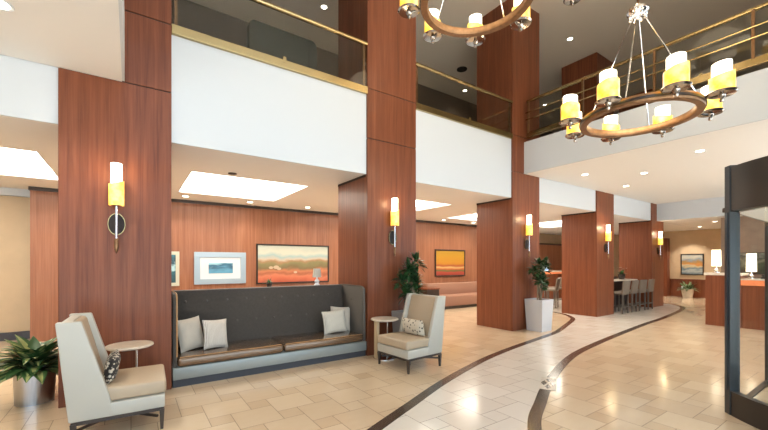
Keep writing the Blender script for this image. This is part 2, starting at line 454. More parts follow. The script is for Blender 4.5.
for i in range(1, 5): dup(col0, (XC[i], P, 0), 0, col_labels[i])

# ---------------------------------------------------------------- balcony railings
def railing(label, length, loc, rz, mids=(), nposts=3):
    """runs along local +x from 0 to length at the slab edge"""
    t = thing('balcony_railing', label, 'railing', loc, rz)
    obj('base_channel', bx(0, length, -.035, .035, 0, .115, bev=.004), M['brass'], t, False)
    n = max(1, round(length/1.6))
    for k in range(n):
        a, b = length*k/n+.004, length*(k+1)/n-.004
        obj('glass_panel', bx(a, b, -.006, .006, .08, .80), M['smoke'], t, False)
        if k: obj('glass_clamp', bx(a-.03, a+.02, -.04, -.006, .07, .16, bev=.004), M['brass'], t, False)
    obj('handrail', tube(B(), [(0, 0, .84), (length, 0, .84)], .034, 12), M['brass'], t)
    for z in mids: obj('mid_rail', tube(B(), [(0, .06, z), (length, .06, z)], .014, 8), M['brass'], t)
    for k in range(nposts):
        x = .05+(length-.1)*k/max(1, nposts-1)
        obj('post', bx(x-.018, x+.018, .01, .05, .1, .82), M['bronze'], t, False)
    return t
railing('brass and glass balcony railing above the charcoal settee', XC[1]-XC[0]-CW, (XC[0]+CW, P+.02, ZT), 0, nposts=2)
railing('brass and glass balcony railing above the yellow painting, between two columns', XC[2]-XC[1]-CW, (XC[1]+CW, P+.02, ZT), 0, nposts=2)
railing('long brass and glass balcony railing on the right behind the eight-light chandelier', 6.3, (XR+.02, Y0+.12, ZT+.09), PI/2, mids=(.40, .56), nposts=6)

# ---------------------------------------------------------------- ceiling lights
cv = ['glowing ceiling cove above the far left recess', 'glowing ceiling cove above the charcoal settee', 'glowing ceiling cove between the second and third columns',
      'glowing ceiling cove above the pink bench', 'glowing ceiling cove above the orange lit bar']
def make_cove():
    x0, x1, y0, y1 = coves[0]; w, d = x1-x0, y1-y0
    t = thing('cove_light', cv[0], 'ceiling light', (x0, y0, ZF), group='ceiling coves')
    b = B(); h = .22
    for q in ((0.001, .02, .001, d-.001), (w-.02, w-.001, .001, d-.001), (.02, w-.02, .001, .02), (.02, w-.02, d-.02, d-.001)): box(b, *q, .0, h)
    obj('frame', b, M['white'], t, False)
    obj('diffuser', bx(.02, w-.02, .02, d-.02, .12, .15), M['glow'], t, False)
    return t
cove0 = make_cove()
for k in range(1, 5): dup(cove0, (coves[k][0], coves[k][2], ZF), 0, cv[k])

def make_downlight():
    t = thing('downlight', 'x', 'ceiling light', (0, 0, 0))
    obj('trim_ring', lathe(B(), [(.058, 0), (.085, -.008), (.09, 0)], seg=24, closed=True), M['white'], t)
    obj('lens', cyl(B(), (0, 0, 0), .06, .06, -.006, -.001, 20), M['lamp_on'], t)
    return t
DL = [((8.745, 2.274, ZS), 'recessed downlight in the right soffit, nearest the dark door canopy'),
      ((8.837, 4.426, ZS), 'recessed downlight in the right soffit, nearest the column with the planter tree'),
      ((9.809, 3.568, ZS), 'recessed downlight in the right soffit, second from the door canopy'),
      ((11.059, 4.447, ZS), 'recessed downlight in the right soffit, in front of the stool-side column'),
      ((-.875, 4.2, ZS), 'recessed downlight in the upper left white soffit'),
      ((3.77, 7.962, ZC), 'downlight in the gallery ceiling above the settee balcony'),
      ((9.797, 5.306, ZC), 'bright downlight in the upper ceiling right of the upper dark column'),
      ((13.1, 8.07, ZC), 'low downlight in the upper ceiling beside the far upper column'),
      ((9.68, 9.0, ZC), 'downlight in the gallery ceiling between two columns, near the dark wall'),
      ((12.4, 1.6, ZC), 'upper ceiling downlight seen over the right railing, rear one'),
      ((10.6, 1.9, ZC), 'upper ceiling downlight seen over the right railing, front one'),
      ((19.2, 5.0, ZF), 'small downlight in the far soffit near the lake painting'),
      ((17.25, 4.06, ZF), 'small downlight in the far soffit nearest the reception lamp')]
dl0 = make_downlight(); first = True
def spot(loc, e, ang=80, blend=.6, col=(1, .91, .78), size=.06):
    l = bpy.data.lights.new('downlight_beam', 'SPOT'); l.energy = e; l.spot_size = math.radians(ang); l.spot_blend = blend; l.color = col; l.shadow_soft_size = size
    o = bpy.data.objects.new('downlight_beam', l); C.objects.link(o); o.location = loc; return o
for loc, lab in DL:
    if first: dl0.location = loc; dl0['label'] = lab; first = False
    else: dup(dl0, loc, 0, lab)
    spot((loc[0], loc[1], loc[2]-.02), 150 if loc[2] < 5 else 30, 120)
for x in (-.9, 1.0, 2.4, 3.9, 5.4, 7.0, 8.9, 10.4):   # wall washers of the lounge
    loc = (x, 9.25, ZF)
    dup(dl0, loc, 0, 'recessed wall washer in the lounge soffit before the panelled back wall', 'lounge wall washers')
    spot((x, 9.25, ZF-.02), 62, 120, .8)
for x, y, e in ((12.6, 9.0, 200), (15.0, 9.2, 200), (18.5, 5.0, 220), (20.3, 5.75, 160), (20.3, 7.5, 120), (14.0, 1.5, 90)):
    spot((x, y, ZF-.02 if x > 14.95 or y > 6 else ZS-.02), e, 105)
# dark round ceiling speakers
sp = tag(obj('ceiling_speaker', cyl(B(), (8.53, 8.05, ZC-.02), .16, .16, 0, .019, 20), M['gap']), 'dark round speaker in the gallery ceiling between two columns', 'speaker')
sp2 = tag(obj('sprinkler_cap', cyl(B(), (1.39, 6.45, ZF-.010), .07, .07, 0, .011, 16), M['gap']), 'small dark round cap in the soffit above the settee', 'sprinkler')

# ---------------------------------------------------------------- sconces
def shade_shell(r, z0, z1, slant, phi=0.0, seg=28):
    bm = B(); bot, top = [], []
    for k in range(seg):
        a = 2*PI*k/seg
        bot.append(bm.verts.new((r*math.cos(a), r*math.sin(a), z0)))
        top.append(bm.verts.new((r*math.cos(a), r*math.sin(a), z1+slant*math.cos(a-phi))))
    for k in range(seg): bm.faces.new((bot[k], bot[(k+1) % seg], top[(k+1) % seg], top[k]))
    bm.faces.new(bot[::-1]); bm.faces.new(top)
    return bm
sc_labels = ['lit amber wall sconce on the column behind the left ivory chair',
             'lit amber wall sconce above the tall green plant beside the right chair',
             'lit amber wall sconce above the tree in the pale tapered planter',
             'lit amber wall sconce on the column left of the bar stools',
             'lit amber wall sconce on the farthest column, right of the bar stools']
def make_sconce():
    t = thing('wall_sconce', sc_labels[0], 'wall lamp', (0, 0, 0), group='amber wall sconces')
    b = B(); m = Matrix.Rotation(PI/2, 4, 'X')
    lathe(b, [(0, 0), (1, 0), (1, .012), (.86, .02), (0, .022)], (0, 0, 1.995), 28, mtx=m @ Matrix.Diagonal((.082, .125, 1, 1)))
    obj('back_plate', b, M['gap'], t)
    r = B()
    lathe(r, [(.93, .008), (1.0, .008), (1.0, .024), (.93, .024)], (0, 0, 1.995), 28, closed=True, mtx=m @ Matrix.Diagonal((.082, .125, 1, 1)))
    obj('plate_rim', r, M['brass'], t)
    s = B(); tube(s, [(0, -.082, 1.72), (0, -.082, 2.20)], .012, 10); tube(s, [(0, -.02, 1.995), (0, -.082, 1.995)], .012, 8)
    cyl(s, (0, -.082, 0), .03, .07, 2.19, 2.205, 20)
    obj('stem', s, M['chrome'], t)
    obj('finial', lathe(B(), [(0, 1.66), (.012, 1.68), (.02, 1.72), (.02, 1.82), (.012, 1.83), (0, 1.83)], (0, -.082, 0), 12), M['bronze'], t)
    o = obj('lamp_shade', shade_shell(.072, 2.2, 2.46, .025, .5), M['amber'], t); o.location = (0, -.082, 0)
    o2 = obj('inner_shade', shade_shell(.054, 2.36, 2.67, .0), M['shade_w'], t); o2.location = (0, -.082, 0)
    return t
sc0 = make_sconce()
for i in range(5):
    loc = (XC[i]+.505, P-.001, 0)
    if i == 0: sc0.location = loc
    else: dup(sc0, loc, 0, sc_labels[i])
    l = bpy.data.lights.new('sconce_glow', 'POINT'); l.energy = 5; l.color = (1, .72, .38); l.shadow_soft_size = .05
    o = bpy.data.objects.new('sconce_glow', l); C.objects.link(o); o.location = (loc[0], P-.2, 2.6)

# ---------------------------------------------------------------- chandeliers
def make_chandelier(label, loc, rz, hub=1.34, phase=0.0, stem=2.9):
    t = thing('chandelier', label, 'chandelier', loc, rz, group='ring chandeliers')
    obj('ring', lathe(B(), [(.555, 0), (.625, 0), (.632, .01), (.632, .075), (.625, .085), (.555, .085), (.548, .075), (.548, .01)], seg=72, closed=True), M['bronze'], t)
    obj('ring_band', lathe(B(), [(.633, .028), (.641, .03), (.641, .055), (.633, .057)], seg=72, closed=True), M['darkwood'], t)
    h = B()
    lathe(h, [(0, hub-.10), (.02, hub-.095), (.035, hub-.06), (.09, hub-.045), (.12, hub-.01), (.115, hub+.02), (.06, hub+.04), (.03, hub+.09), (0, hub+.1)], seg=24)
    for k in range(8):
        a = PI/4*k; lathe(h, [(0, -.035), (.022, -.02), (.026, 0), (.018, .022), (0, .03)], (.085*math.cos(a), .085*math.sin(a), hub-.06), 10)
    obj('hub', h, M['chrome'], t)
    obj('stem', tube(B(), [(0, 0, hub+.08), (0, 0, stem)], .014, 8), M['bronze'], t)
    obj('canopy', lathe(B(), [(0, stem-.05), (.10, stem-.04), (.14, stem), (0, stem)], seg=24), M['bronze'], t)
    for k in range(4):
        a = R(22+16)-R(22+7)+PI/2*k
        obj('rod', tube(B(), [(.05*math.cos(a), .05*math.sin(a), hub-.04), (.585*math.cos(a), .585*math.sin(a), .08)], .008, 8), M['chrome'], t)
    for k in range(8):
        a = PI/4*k; x, y = .775*math.cos(a), .775*math.sin(a)
        b = B(); lathe(b, [(0, -.085), (.016, -.08), (.022, -.06), (.012, -.045), (.03, -.03), (.036, -.01), (.115, -.004), (.13, .012), (.126, .02), (0, .02)], (0, 0, 0), 24)
        c = math.cos(a); s_ = math.sin(a)
        tube(b, [(-.145*c, -.145*s_, .03), (-.07*c, -.07*s_, -.015), (0, 0, -.02)], .014, 8)
        arm = obj('candle_cup', b, M['cupmetal'], t); arm.location = (x, y, .03)
        obj('lamp_shade', shade_shell(.108, .02, .205, .03, a+1.0), M['amber'], arm)
        obj('inner_shade', shade_shell(.083, .03, .325, .008, a), M['shade_w'], arm)
    return t
ch1 = make_chandelier('large eight-light ring chandelier at upper right', (5.126, 1.928, 3.30), 0, stem=ZC-3.30)
ch2 = make_chandelier('ring chandelier cut off by the top edge, above the middle columns', (3.23, 2.83, 4.50), math.radians(-3), stem=ZC-4.50)
ch3 = make_chandelier('highest ring chandelier, only one shade base showing at the top edge', (4.98, 2.36, 5.50), math.radians(3), hub=1.2, stem=ZC-5.50)
for loc, e_ in (((5.126, 1.928, 3.75), 75), ((3.23, 2.83, 4.95), 30), ((4.98, 2.36, 5.95), 30)):
    l = bpy.data.lights.new('chandelier_glow', 'POINT'); l.energy = e_; l.color = (1, .84, .60); l.shadow_soft_size = .5
    o = bpy.data.objects.new('chandelier_glow', l); C.objects.link(o); o.location = loc

# ---------------------------------------------------------------- lounge chairs
def make_chair(label, loc, rz):
    t = thing('lounge_chair', label, 'chair', loc, rz, group='lounge chairs')
    D = .35
    obj('seat_base', bx(-.27, .36, -D, D, .205, .325, bev=.012), M['cream'], t)
    obj('seat_cushion', bx(-.17, .372, -D+.015, D-.015, .328, .455, bev=.028, seg=3), M['tan'], t)
    # raked back between two wing sides
    b = B(); prism(b, [(-.325, .205), (-.20, .205), (-.20, .36), (-.328, 1.045), (-.405, 1.045)], -D+.06, D-.06, 'Y', bev=.014)
    obj('backrest', b, M['cream'], t)
    b = B(); prism(b, [(-.205, .44), (-.135, .44), (-.285, 1.03), (-.325, 1.042)], -D+.062, D-.062, 'Y', bev=.02)
    obj('back_cushion', b, M['tan'], t)
    for s in (-1, 1):
        b = B(); y0, y1 = (-D-.001, -D+.06) if s < 0 else (D-.06, D+.001)
        prism(b, [(-.335, .206), (-.02, .206), (-.06, .40), (-.25, 1.055), (-.42, 1.055)], y0, y1, 'Y', bev=.012)
        obj('wing', b, M['cream'], t)
    b = B()
    for q in ((-.32, .35, -D+.005, -D+.035), (-.32, .35, D-.035, D-.005), (-.32, -.29, -D+.035, D-.035), (.32, .35, -D+.035, D-.035)): box(b, *q, .175, .204)
    for s in (-1, 1): tube(b, [(-.29, -s*(D-.03), .125), (.30, s*(D-.03), .125)], .014, 8)
    obj('base_rail', b, M['darkwood'], t, False)
    for x, y in ((-.305, -D+.02), (-.305, D-.02), (.335, -D+.02), (.335, D-.02)):
        b = B(); lathe(b, [(0, 0), (.017, 0), (.03, .19), (0, .19)], (x, y, 0), 4, mtx=Matrix.Rotation(PI/4, 4, 'Z'))
        obj('leg', b, M['darkwood'], t, False)
    return t
CH1 = (-.085, 4.35); CH2 = (3.50, 4.37)
make_chair('ivory wing-back lounge chair at left, facing right beside the potted plant', (*CH1, 0), math.radians(-2))
make_chair('ivory wing-back lounge chair right of the settee, facing left', (*CH2, 0), math.radians(184))

def pattern_mat(name, c0, c1, scale, thr, kind='VORONOI'):
    def base(nt, tc):
        if kind == 'VORONOI':
            n = nt.nodes.new('ShaderNodeTexVoronoi'); n.inputs['Scale'].default_value = scale; o = n.outputs['Distance']
        elif kind == 'WAVE':
            n = nt.nodes.new('ShaderNodeTexWave'); n.inputs['Scale'].default_value = scale; n.inputs['Distortion'].default_value = 2.5; n.inputs['Detail'].default_value = 2; o = n.outputs['Fac']
        else:
            n = nt.nodes.new('ShaderNodeTexNoise'); n.inputs['Scale'].default_value = scale; o = n.outputs['Fac']
        nt.links.new(tc.outputs['Object'], n.inputs['Vector']); return o
    return ramp_mat(name, base, [(thr-.06, c0), (thr+.06, c1)], .85)
M['pat_dark'] = pattern_mat('black_white_print', (.62, .56, .46), (.035, .03, .028), 34, .42)
M['pat_geo'] = pattern_mat('cream_grey_print', (.10, .085, .07), (.62, .54, .42), 22, .30)
M['pat_leaf'] = pattern_mat('white_grey_scroll_print', (.40, .33, .26), (.68, .63, .56), 20, .36, 'WAVE')
M['pat_stripe'] = pattern_mat('cream_weave_print', (.50, .45, .36), (.66, .61, .52), 16, .45, 'WAVE')

def cushion(label, m, w, h, t, loc, rot, group=None):
    o = obj('throw_pillow', pillow(w, h, t), m); o.location = loc; o.rotation_euler = rot
    return tag(o, label, 'pillow', group)
R = math.radians
cushion('black and white print lumbar pillow on the left ivory chair', M['pat_dark'], .42, .24, .11, (CH1[0]-.085, CH1[1]-.03, .457), (R(11), 0, R(90-2)))
cushion('cream and grey print lumbar pillow on the right ivory chair', M['pat_geo'], .46, .25, .12, (CH2[0]+.07, CH2[1]-.02, .457), (R(11), 0, R(-90+4)))

# ---------------------------------------------------------------- side tables
def make_table(label, loc, rz):
    t = thing('side_table', label, 'side table', loc, rz, group='round side tables')
    obj('tabletop', lathe(B(), [(0, .615), (.20, .615), (.225, .628), (.225, .642), (.22, .648), (0, .648)], seg=40), M['travertine'], t)
    obj('leg', bx(-.17, -.12, -.05, .05, .012, .616, bev=.003), mat('pale_oak_leg', (.50, .37, .22), .45, var=.1), t, False)
    obj('post', tube(B(), [(.06, .02, .012), (.06, .02, .616)], .012, 12), M['chrome'], t)
    obj('foot', lathe(B(), [(0, 0), (.185, 0), (.185, .010), (.18, .012), (0, .012)], seg=36), M['chrome'], t)
    return t
tb = make_table('round stone-topped side table behind the left ivory chair', (-.01, 4.955, 0), R(-8))
dup(tb, (3.42, 4.93, 0), R(-8), 'round stone-topped side table between the settee and the right chair')

# ---------------------------------------------------------------- settee
def make_settee():
    x0, x1 = XC[0]+CW+.015, XC[1]-.015
    L = x1-x0
    t = thing('settee', 'long high-backed charcoal tufted settee between the two front columns', 'settee', (x0, P+.005, 0))
    obj('plinth', bx(.0, L, .03, .86, 0, .095), M['plinth'], t, False)
    obj('base', bx(.0, L, .0, .87, .097, .245, bev=.006), M['greybase'], t)
    for a, b in ((.049, L/2-.004), (L/2+.004, L-.049)):
        c = obj('seat_cushion', bx(a, b, -.01, .68, .248, .372, bev=.045, seg=4), M['leather'], t)
        p = B(); tube(p, [(a+.03, .022, .366), (b-.03, .022, .366)], .008, 6)
        obj('piping', p, M['piping'], c)
    b = B(); prism(b, [(.62, .248), (.88, .248), (.88, 1.16), (.74, 1.16), (.66, .40)], .06, L-.06, 'X', bev=.02)
    back = obj('backrest', b, M['charcoal'], t)
    n = 9
    for z, off in ((1.0, 0), (.68, .5)):
        for k in range(n):
            xx = .16+(L-.32)*(k+.5*(1 if off else 0)+.2)/(n-.1)
            if xx > L-.12: continue
            yy = .66+.08*(z-.40)/.76
            bb = B(); lathe(bb, [(0, .012), (.012, .01), (.017, 0), (0, -.004)], (0, 0, 0), 10, mtx=Matrix.Rotation(PI/2, 4, 'X'))
            q = obj('tuft_button', bb, M['greytuft'], back); q.location = (xx, yy-.001, z)
    for s, a, b_ in ((0, 0, .046), (1, L-.046, L)):
        bb = B(); prism(bb, [(.02, .246), (.88, .246), (.88, 1.165), (.13, 1.165), (.07, 1.15), (.04, 1.11), (.02, .42)], a, b_, 'X', bev=.014)
        w = obj('wing', bb, M['charcoal'] if s == 0 else M['greytuft'], t)
        xi = b_ if s == 0 else a
        p = B(); tube(p, [(xi, .022, .38), (xi, .038, 1.10), (xi, .07, 1.15), (xi, .13, 1.165), (xi, .74, 1.165)], .009, 8)
        obj('piping', p, M['piping'] if s == 0 else M['greytuft'], w)
        if s:
            bb = B(); lathe(bb, [(0, .012), (.012, .01), (.017, 0), (0, -.004)], (0, 0, 0), 10, mtx=Matrix.Rotation(-PI/2, 4, 'Y'))
            q = obj('tuft_button', bb, M['charcoal'], w); q.location = (a-.001, .42, .92)
    return t
make_settee()
zc = .374
g = 'pillows on the settee'
cushion('plain oatmeal pillow in the left corner of the settee', M['cushion'], .36, .44, .13, (.70, 5.56, zc), (R(-13), R(-4), R(28)), g)
cushion('white scroll-print pillow, second from the left on the settee', M['pat_leaf'], .34, .40, .12, (.97, 5.48, zc), (R(-13), R(3), R(16)), g)
cushion('cream weave pillow, third from the left on the settee', M['pat_stripe'], .42, .38, .12, (2.84, 5.54, zc), (R(-13), R(-2), R(-2)), g)
cushion('plain beige pillow in the right corner of the settee', M['cushion'], .36, .42, .12, (3.0, 5.70, zc), (R(-13), R(3), R(-24)), g)

# narrow console behind the settee with a small plant and a small lamp
t = thing('console_table', 'narrow dark wood console ledge behind the settee back', 'console table', (.5, 6.16, 0))
obj('tabletop', bx(.1, 2.6, 0, .30, 1.10, 1.13), M['darkwood'], t, False)
for x in (.12, 2.52): obj('leg', bx(x, x+.06, .02, .28, 0, 1.10), M['darkwood'], t, False)
def small_plant(label, loc, h, petals, pot=.05):
    t = thing('small_plant', label, 'plant', loc)
    obj('pot', lathe(B(), [(0, 0), (pot*.7, 0), (pot, pot*1.5), (pot*.85, pot*1.5), (0, pot*1.3)], seg=16), M['darkwood'], t)
    bm = B()
    for k in range(26):
        a = random.uniform(0, 2*PI); e = random.uniform(.2, 1.3)
        leaf(bm, (0, 0, pot*1.3), (math.cos(a)*math.cos(e), math.sin(a)*math.cos(e), math.sin(e)), random.uniform(.5, 1)*h, h*.22, .8, n=3)
    obj('foliage', bm, M['leaf_m'], t)
    if petals:
        bm = B()
        for k in range(14):
            c = Vector((random.gauss(0, h*.3), random.gauss(0, h*.3), pot*1.5+h*random.uniform(.5, 1.0)))
            for j in range(5):
                a = 2*PI*j/5+k; leaf(bm, c, (math.cos(a), math.sin(a), .3), h*.13, h*.12, .3, n=2)
        obj('flowers', bm, petals, t)
    return t
small_plant('small red and green flowering plant on the ledge behind the settee', (1.95, 6.28, 1.13), .13, mat('red_petal', (.5, .08, .05), .6))
t = thing('table_lamp', 'small lamp with grey plaid shade on the ledge behind the settee', 'lamp', (2.83, 6.28, 1.13))
obj('base', lathe(B(), [(0, 0), (.05, 0), (.055, .02), (.03, .05), (.045, .09), (.015, .13), (.012, .17), (0, .17)], seg=16), M['white_gloss'], t)
obj('lamp_shade', lathe(B(), [(.075, .16), (.08, .16), (.065, .32), (.06, .32)], seg=20, closed=True), M['pat_stripe'], t)

# ---------------------------------------------------------------- pictures
def picture(label, xa, xb, za, zb, frame_mat, art, mats=None, fw=.03, axis='Y', plane=YB, d=.045, mat_in=None, art_in=None):
    """art hangs on a wall facing -Y (axis Y) or -X (axis X)"""
    w, h = xb-xa, zb-za
    t = thing('framed_picture', label, 'picture', ((xa+xb)/2, plane, za) if axis == 'Y' else (plane, (xa+xb)/2, za), 0 if axis == 'Y' else -PI/2)
    b = B()
    for q in ((-w/2, w/2, 0, fw), (-w/2, w/2, h-fw, h), (-w/2, -w/2+fw, fw, h-fw), (w/2-fw, w/2, fw, h-fw)):
        box(b, q[0], q[1], -d, -.002, q[2], q[3], bev=.003)
    obj('frame', b, frame_mat, t, False)
    if mat_in:
        mm, ax, az = mat_in
        obj('mount', bx(-w/2+fw, w/2-fw, -d*.55, -.003, fw, h-fw), M[mm], t, False)
        a = obj('print', bx(-ax, ax, -d*.58-.004, -d*.56, h/2-az, h/2+az), art, t, False)
    else:
        a = obj('canvas', bx(-w/2+fw, w/2-fw, -d*.6, -.003, fw, h-fw), art, t, False)
    return t
def painted(name, stops, nscale=3.0, amp=.35, stretch=(1, 1, 1.5), h=1.0):
    def base(nt, tc):
        sp_ = nt.nodes.new('ShaderNodeSeparateXYZ'); nt.links.new(tc.outputs['Object'], sp_.inputs[0])
        mp = nt.nodes.new('ShaderNodeMapping'); mp.inputs['Scale'].default_value = stretch
        nz = nt.nodes.new('ShaderNodeTexNoise'); nz.inputs['Scale'].default_value = nscale; nz.inputs['Detail'].default_value = 6
        nt.links.new(tc.outputs['Object'], mp.inputs[0]); nt.links.new(mp.outputs[0], nz.inputs['Vector'])
        m1 = nt.nodes.new('ShaderNodeMath'); m1.operation = 'MULTIPLY_ADD'; nt.links.new(nz.outputs['Fac'], m1.inputs[0]); m1.inputs[1].default_value = amp; m1.inputs[2].default_value = -amp/2
        m2 = nt.nodes.new('ShaderNodeMath'); m2.operation = 'MULTIPLY_ADD'; nt.links.new(sp_.outputs['Z'], m2.inputs[0]); m2.inputs[1].default_value = 1/h; nt.links.new(m1.outputs[0], m2.inputs[2])
        return m2.outputs[0]
    return ramp_mat(name, base, stops, .55)
land = painted('desert_hills_painting', [(0, (.36, .075, .035)), (.10, (.50, .12, .055)), (.20, (.56, .18, .09)), (.27, (.33, .10, .045)), (.34, (.50, .18, .08)), (.42, (.17, .12, .05)), (.52, (.20, .18, .075)),
      (.60, (.34, .20, .10)), (.66, (.50, .42, .32)), (.74, (.30, .42, .42)), (.84, (.52, .52, .42)), (1, (.42, .45, .38))], 2.0, .40, (1, 1, 1.4), 1.0)
lp = picture('wide desert hills landscape painting above the settee', 2.70, 4.78, 1.0, 2.06, M['gap'], land, fw=.035)
dab = mat('cream_paint_dab', (.50, .38, .26), .6)
for x, z, r in ((-.52, .44, .06), (-.44, .40, .045), (-.66, .43, .045), (.02, .30, .04)):
    obj('painted_tree', cyl(B(), (0, 0, 0), r, r, 0, .004, 14, mtx=Matrix.Translation((x, -.0275, z)) @ Matrix.Rotation(PI/2, 4, 'X') @ Matrix.Diagonal((1.3, .8, 1, 1))), dab, lp)
blue = painted('blue_seascape_print', [(0, (.05, .16, .26)), (.4, (.10, .30, .45)), (.55, (.03, .10, .17)), (.62, (.25, .50, .62)), (1, (.45, .65, .72))], 5, .5, (.6, 1, 3), .8)
picture('silver-framed blue seascape print with wide white mount above the settee', 1.24, 2.43, 1.035, 1.82, mat('silver_blue_frame', (.34, .43, .50), .4, .3), blue, fw=.13, mat_in=('white', .28, .13))
picture('pale-framed dark teal print half hidden by the left column', .30, .93, 1.02, 1.82, mat('pale_green_frame', (.50, .50, .40), .5), painted('teal_abstract_print', [(0, (.02, .05, .06)), (.45, (.03, .13, .17)), (.55, (.4, .6, .65)), (.7, (.02, .06, .09)), (1, (.05, .2, .26))], 7, .9, (1, 1, 1), .8), fw=.075)
picture('yellow and red abstract painting on the wall above the bench', 8.98, 10.52, 1.06, 2.05, M['darkwood'], painted('yellow_abstract_painting', [(0, (.20, .025, .012)), (.14, (.34, .045, .02)), (.20, (.07, .11, .03)), (.27, (.42, .09, .012)), (.33, (.55, .36, .14)), (.39, (.28, .05, .012)), (.48, (.42, .17, .006)), (.75, (.40, .205, .006)), (1, (.33, .18, .01))], 1.6, .22, (.7, 1, 1.2), 1.0), fw=.045)
picture('framed lake and hills painting on the far beige wall', 5.32, 6.15, 1.01, 1.97, M['darkwood'], painted('lake_painting', [(0, (.10, .16, .20)), (.2, (.42, .46, .46)), (.32, (.12, .20, .26)), (.45, (.60, .50, .30)), (.52, (.62, .26, .06)), (.62, (.42, .24, .08)), (.72, (.25, .32, .36)), (.85, (.55, .52, .42)), (1, (.32, .40, .44))], 3, .5, (1, .8, 2), .95), fw=.04, axis='X', plane=21.0)
picture('dark framed mirror-like picture behind the reception desk', 2.55, 3.25, 1.2, 1.88, M['darkwood'], painted('dark_abstract_print', [(0, (.03, .03, .02)), (.4, (.08, .10, .05)), (.6, (.25, .24, .16)), (.8, (.05, .06, .04)), (1, (.3, .3, .25))], 5, 1.1, (1, 1, 1), .7), fw=.02, axis='X', plane=16.0)

# ---------------------------------------------------------------- plants
def broad_plant(label, loc):
    t = thing('potted_plant', label, 'plant', loc)
    obj('pot', lathe(B(), [(0, 0), (.165, 0), (.182, .38), (.174, .38), (.168, .32), (0, .32)], seg=40), M['steel'], t)
    obj('soil', cyl(B(), (0, 0, 0), .166, .168, .322, .345, 24), M['soil'], t)
    st = B(); fo = B()
    for k in range(12):
        a = random.uniform(0, 2*PI); r = random.uniform(.02, .12)
        tube(st, [(r*.6*math.cos(a), r*.6*math.sin(a), .32), (r*math.cos(a), r*math.sin(a), .5)], .009, 6)
    obj('stems', st, M['leaf_m'], t)
    for k in range(110):
        a = k*2.39996+random.uniform(-.2, .2); f = k/110
        e = 1.05-.95*f+random.uniform(-.15, .15); r = .03+.10*f
        leaf(fo, (r*math.cos(a), r*math.sin(a), 0.47-.11*f+random.uniform(-.03, .03)), (math.cos(a)*math.cos(e), math.sin(a)*math.cos(e), math.sin(e)),
             random.uniform(.27, .38), random.uniform(.10, .14), random.uniform(.5, 1.15), mid=0 if random.random() < .8 else 1, edge=1, n=6)
    obj('foliage', fo, [M['leaf_l'], M['leaf_m']], t)
    return t
broad_plant('leafy variegated plant in a round brushed steel pot at far left', (-.885, 5.60, 0))

def planter(t, m):
    b = B(); bb, tt, h = .19, .225, .72
    tmp = B(); v = []
    for s, z in ((bb, 0), (tt, h), (tt-.025, h), (tt-.03, h-.06)):
        v.append([tmp.verts.new(p) for p in ((-s, -s, z), (s, -s, z), (s, s, z), (-s, s, z))])
    for A, D in zip(v, v[1:]):
        for k in range(4): tmp.faces.new((A[k], A[(k+1) % 4], D[(k+1) % 4], D[k]))
    tmp.faces.new(v[0][::-1]); tmp.faces.new(v[-1]); merge(b, tmp)
    obj('planter', b, m, t, False)
    obj('soil', bx(-.19, .19, -.19, .19, h-.058, h-.04), M['soil'], t, False)
def tree(label, loc, clusters, m, dens=42, rz=0):
    t = thing('potted_tree', label, 'plant', loc, rz); planter(t, m)
    st = B(); fo = B()
    for (x, y, z, r) in clusters:
        bx_, by_ = random.uniform(-.05, .05), random.uniform(-.05, .05)
        tube(st, [(bx_, by_, .66), (bx_*1.2+x*.25, by_+y*.25, .66+(z-.66)*.45), (x*.8, y*.8, z-.06), (x, y, z)], [.016, .013, .010, .007], 7)
        for k in range(dens):
            a = k*2.39996; e = random.uniform(-.7, 1.4)
            d = Vector((math.cos(a)*math.cos(e), math.sin(a)*math.cos(e), math.sin(e)))
            leaf(fo, Vector((x, y, z))+d*r*random.uniform(.1, .45)+Vector((0, 0, random.uniform(-.06, .06))), d, random.uniform(.7, 1.1)*r, .065, random.uniform(.2, .9), n=4, roll=random.uniform(-.5, .5))
    obj('stems', st, M['stem'], t); obj('foliage', fo, M['leaf_d'], t)
    return t
tree('tall dark green plant in a shade-toned planter behind the right ivory chair', (3.95, 4.94, 0),
     [(.12, -.02, 1.55, .17), (-.05, -.04, 1.42, .17), (-.15, .02, 1.22, .17), (.10, -.05, 1.20, .16), (-.12, -.06, 1.0, .16), (.13, -.02, 1.02, .16), (.02, 0, 1.33, .16)], mat('shaded_grey_planter', (.34, .32, .30), .4))  # same planter as the pale one, its shade put into the colour
tree('green tree in a pale square tapered planter before the third column', (7.76, 4.93, 0),
     [(-.02, -.02, 1.50, .19), (-.16, .0, 1.36, .17), (.14, -.02, 1.40, .17), (.10, -.04, 1.16, .17), (-.10, -.04, 1.18, .15), (.17, 0, 1.02, .13), (.24, -.02, 1.53, .12)], M['planter'])
t = thing('potted_plant', 'small pale-leaved plant in a beige pot under the lake painting', 'plant', (20.45, 5.75, 0))
obj('pot', lathe(B(), [(0, 0), (.17, 0), (.24, .40), (.22, .40), (.2, .33), (0, .33)], seg=24), M['stone'], t)
fo = B()
for k in range(60):
    a = k*2.4; e = random.uniform(.0, 1.4)
    leaf(fo, (.08*math.cos(a), .08*math.sin(a), .38), (math.cos(a)*math.cos(e), math.sin(a)*math.cos(e), math.sin(e)), random.uniform(.25, .42), .10, random.uniform(.6, 1.4), mid=0, edge=1, n=4)
obj('foliage', fo, [mat('pale_leaf', (.42, .46, .28), .5), M['leaf_m']], t)

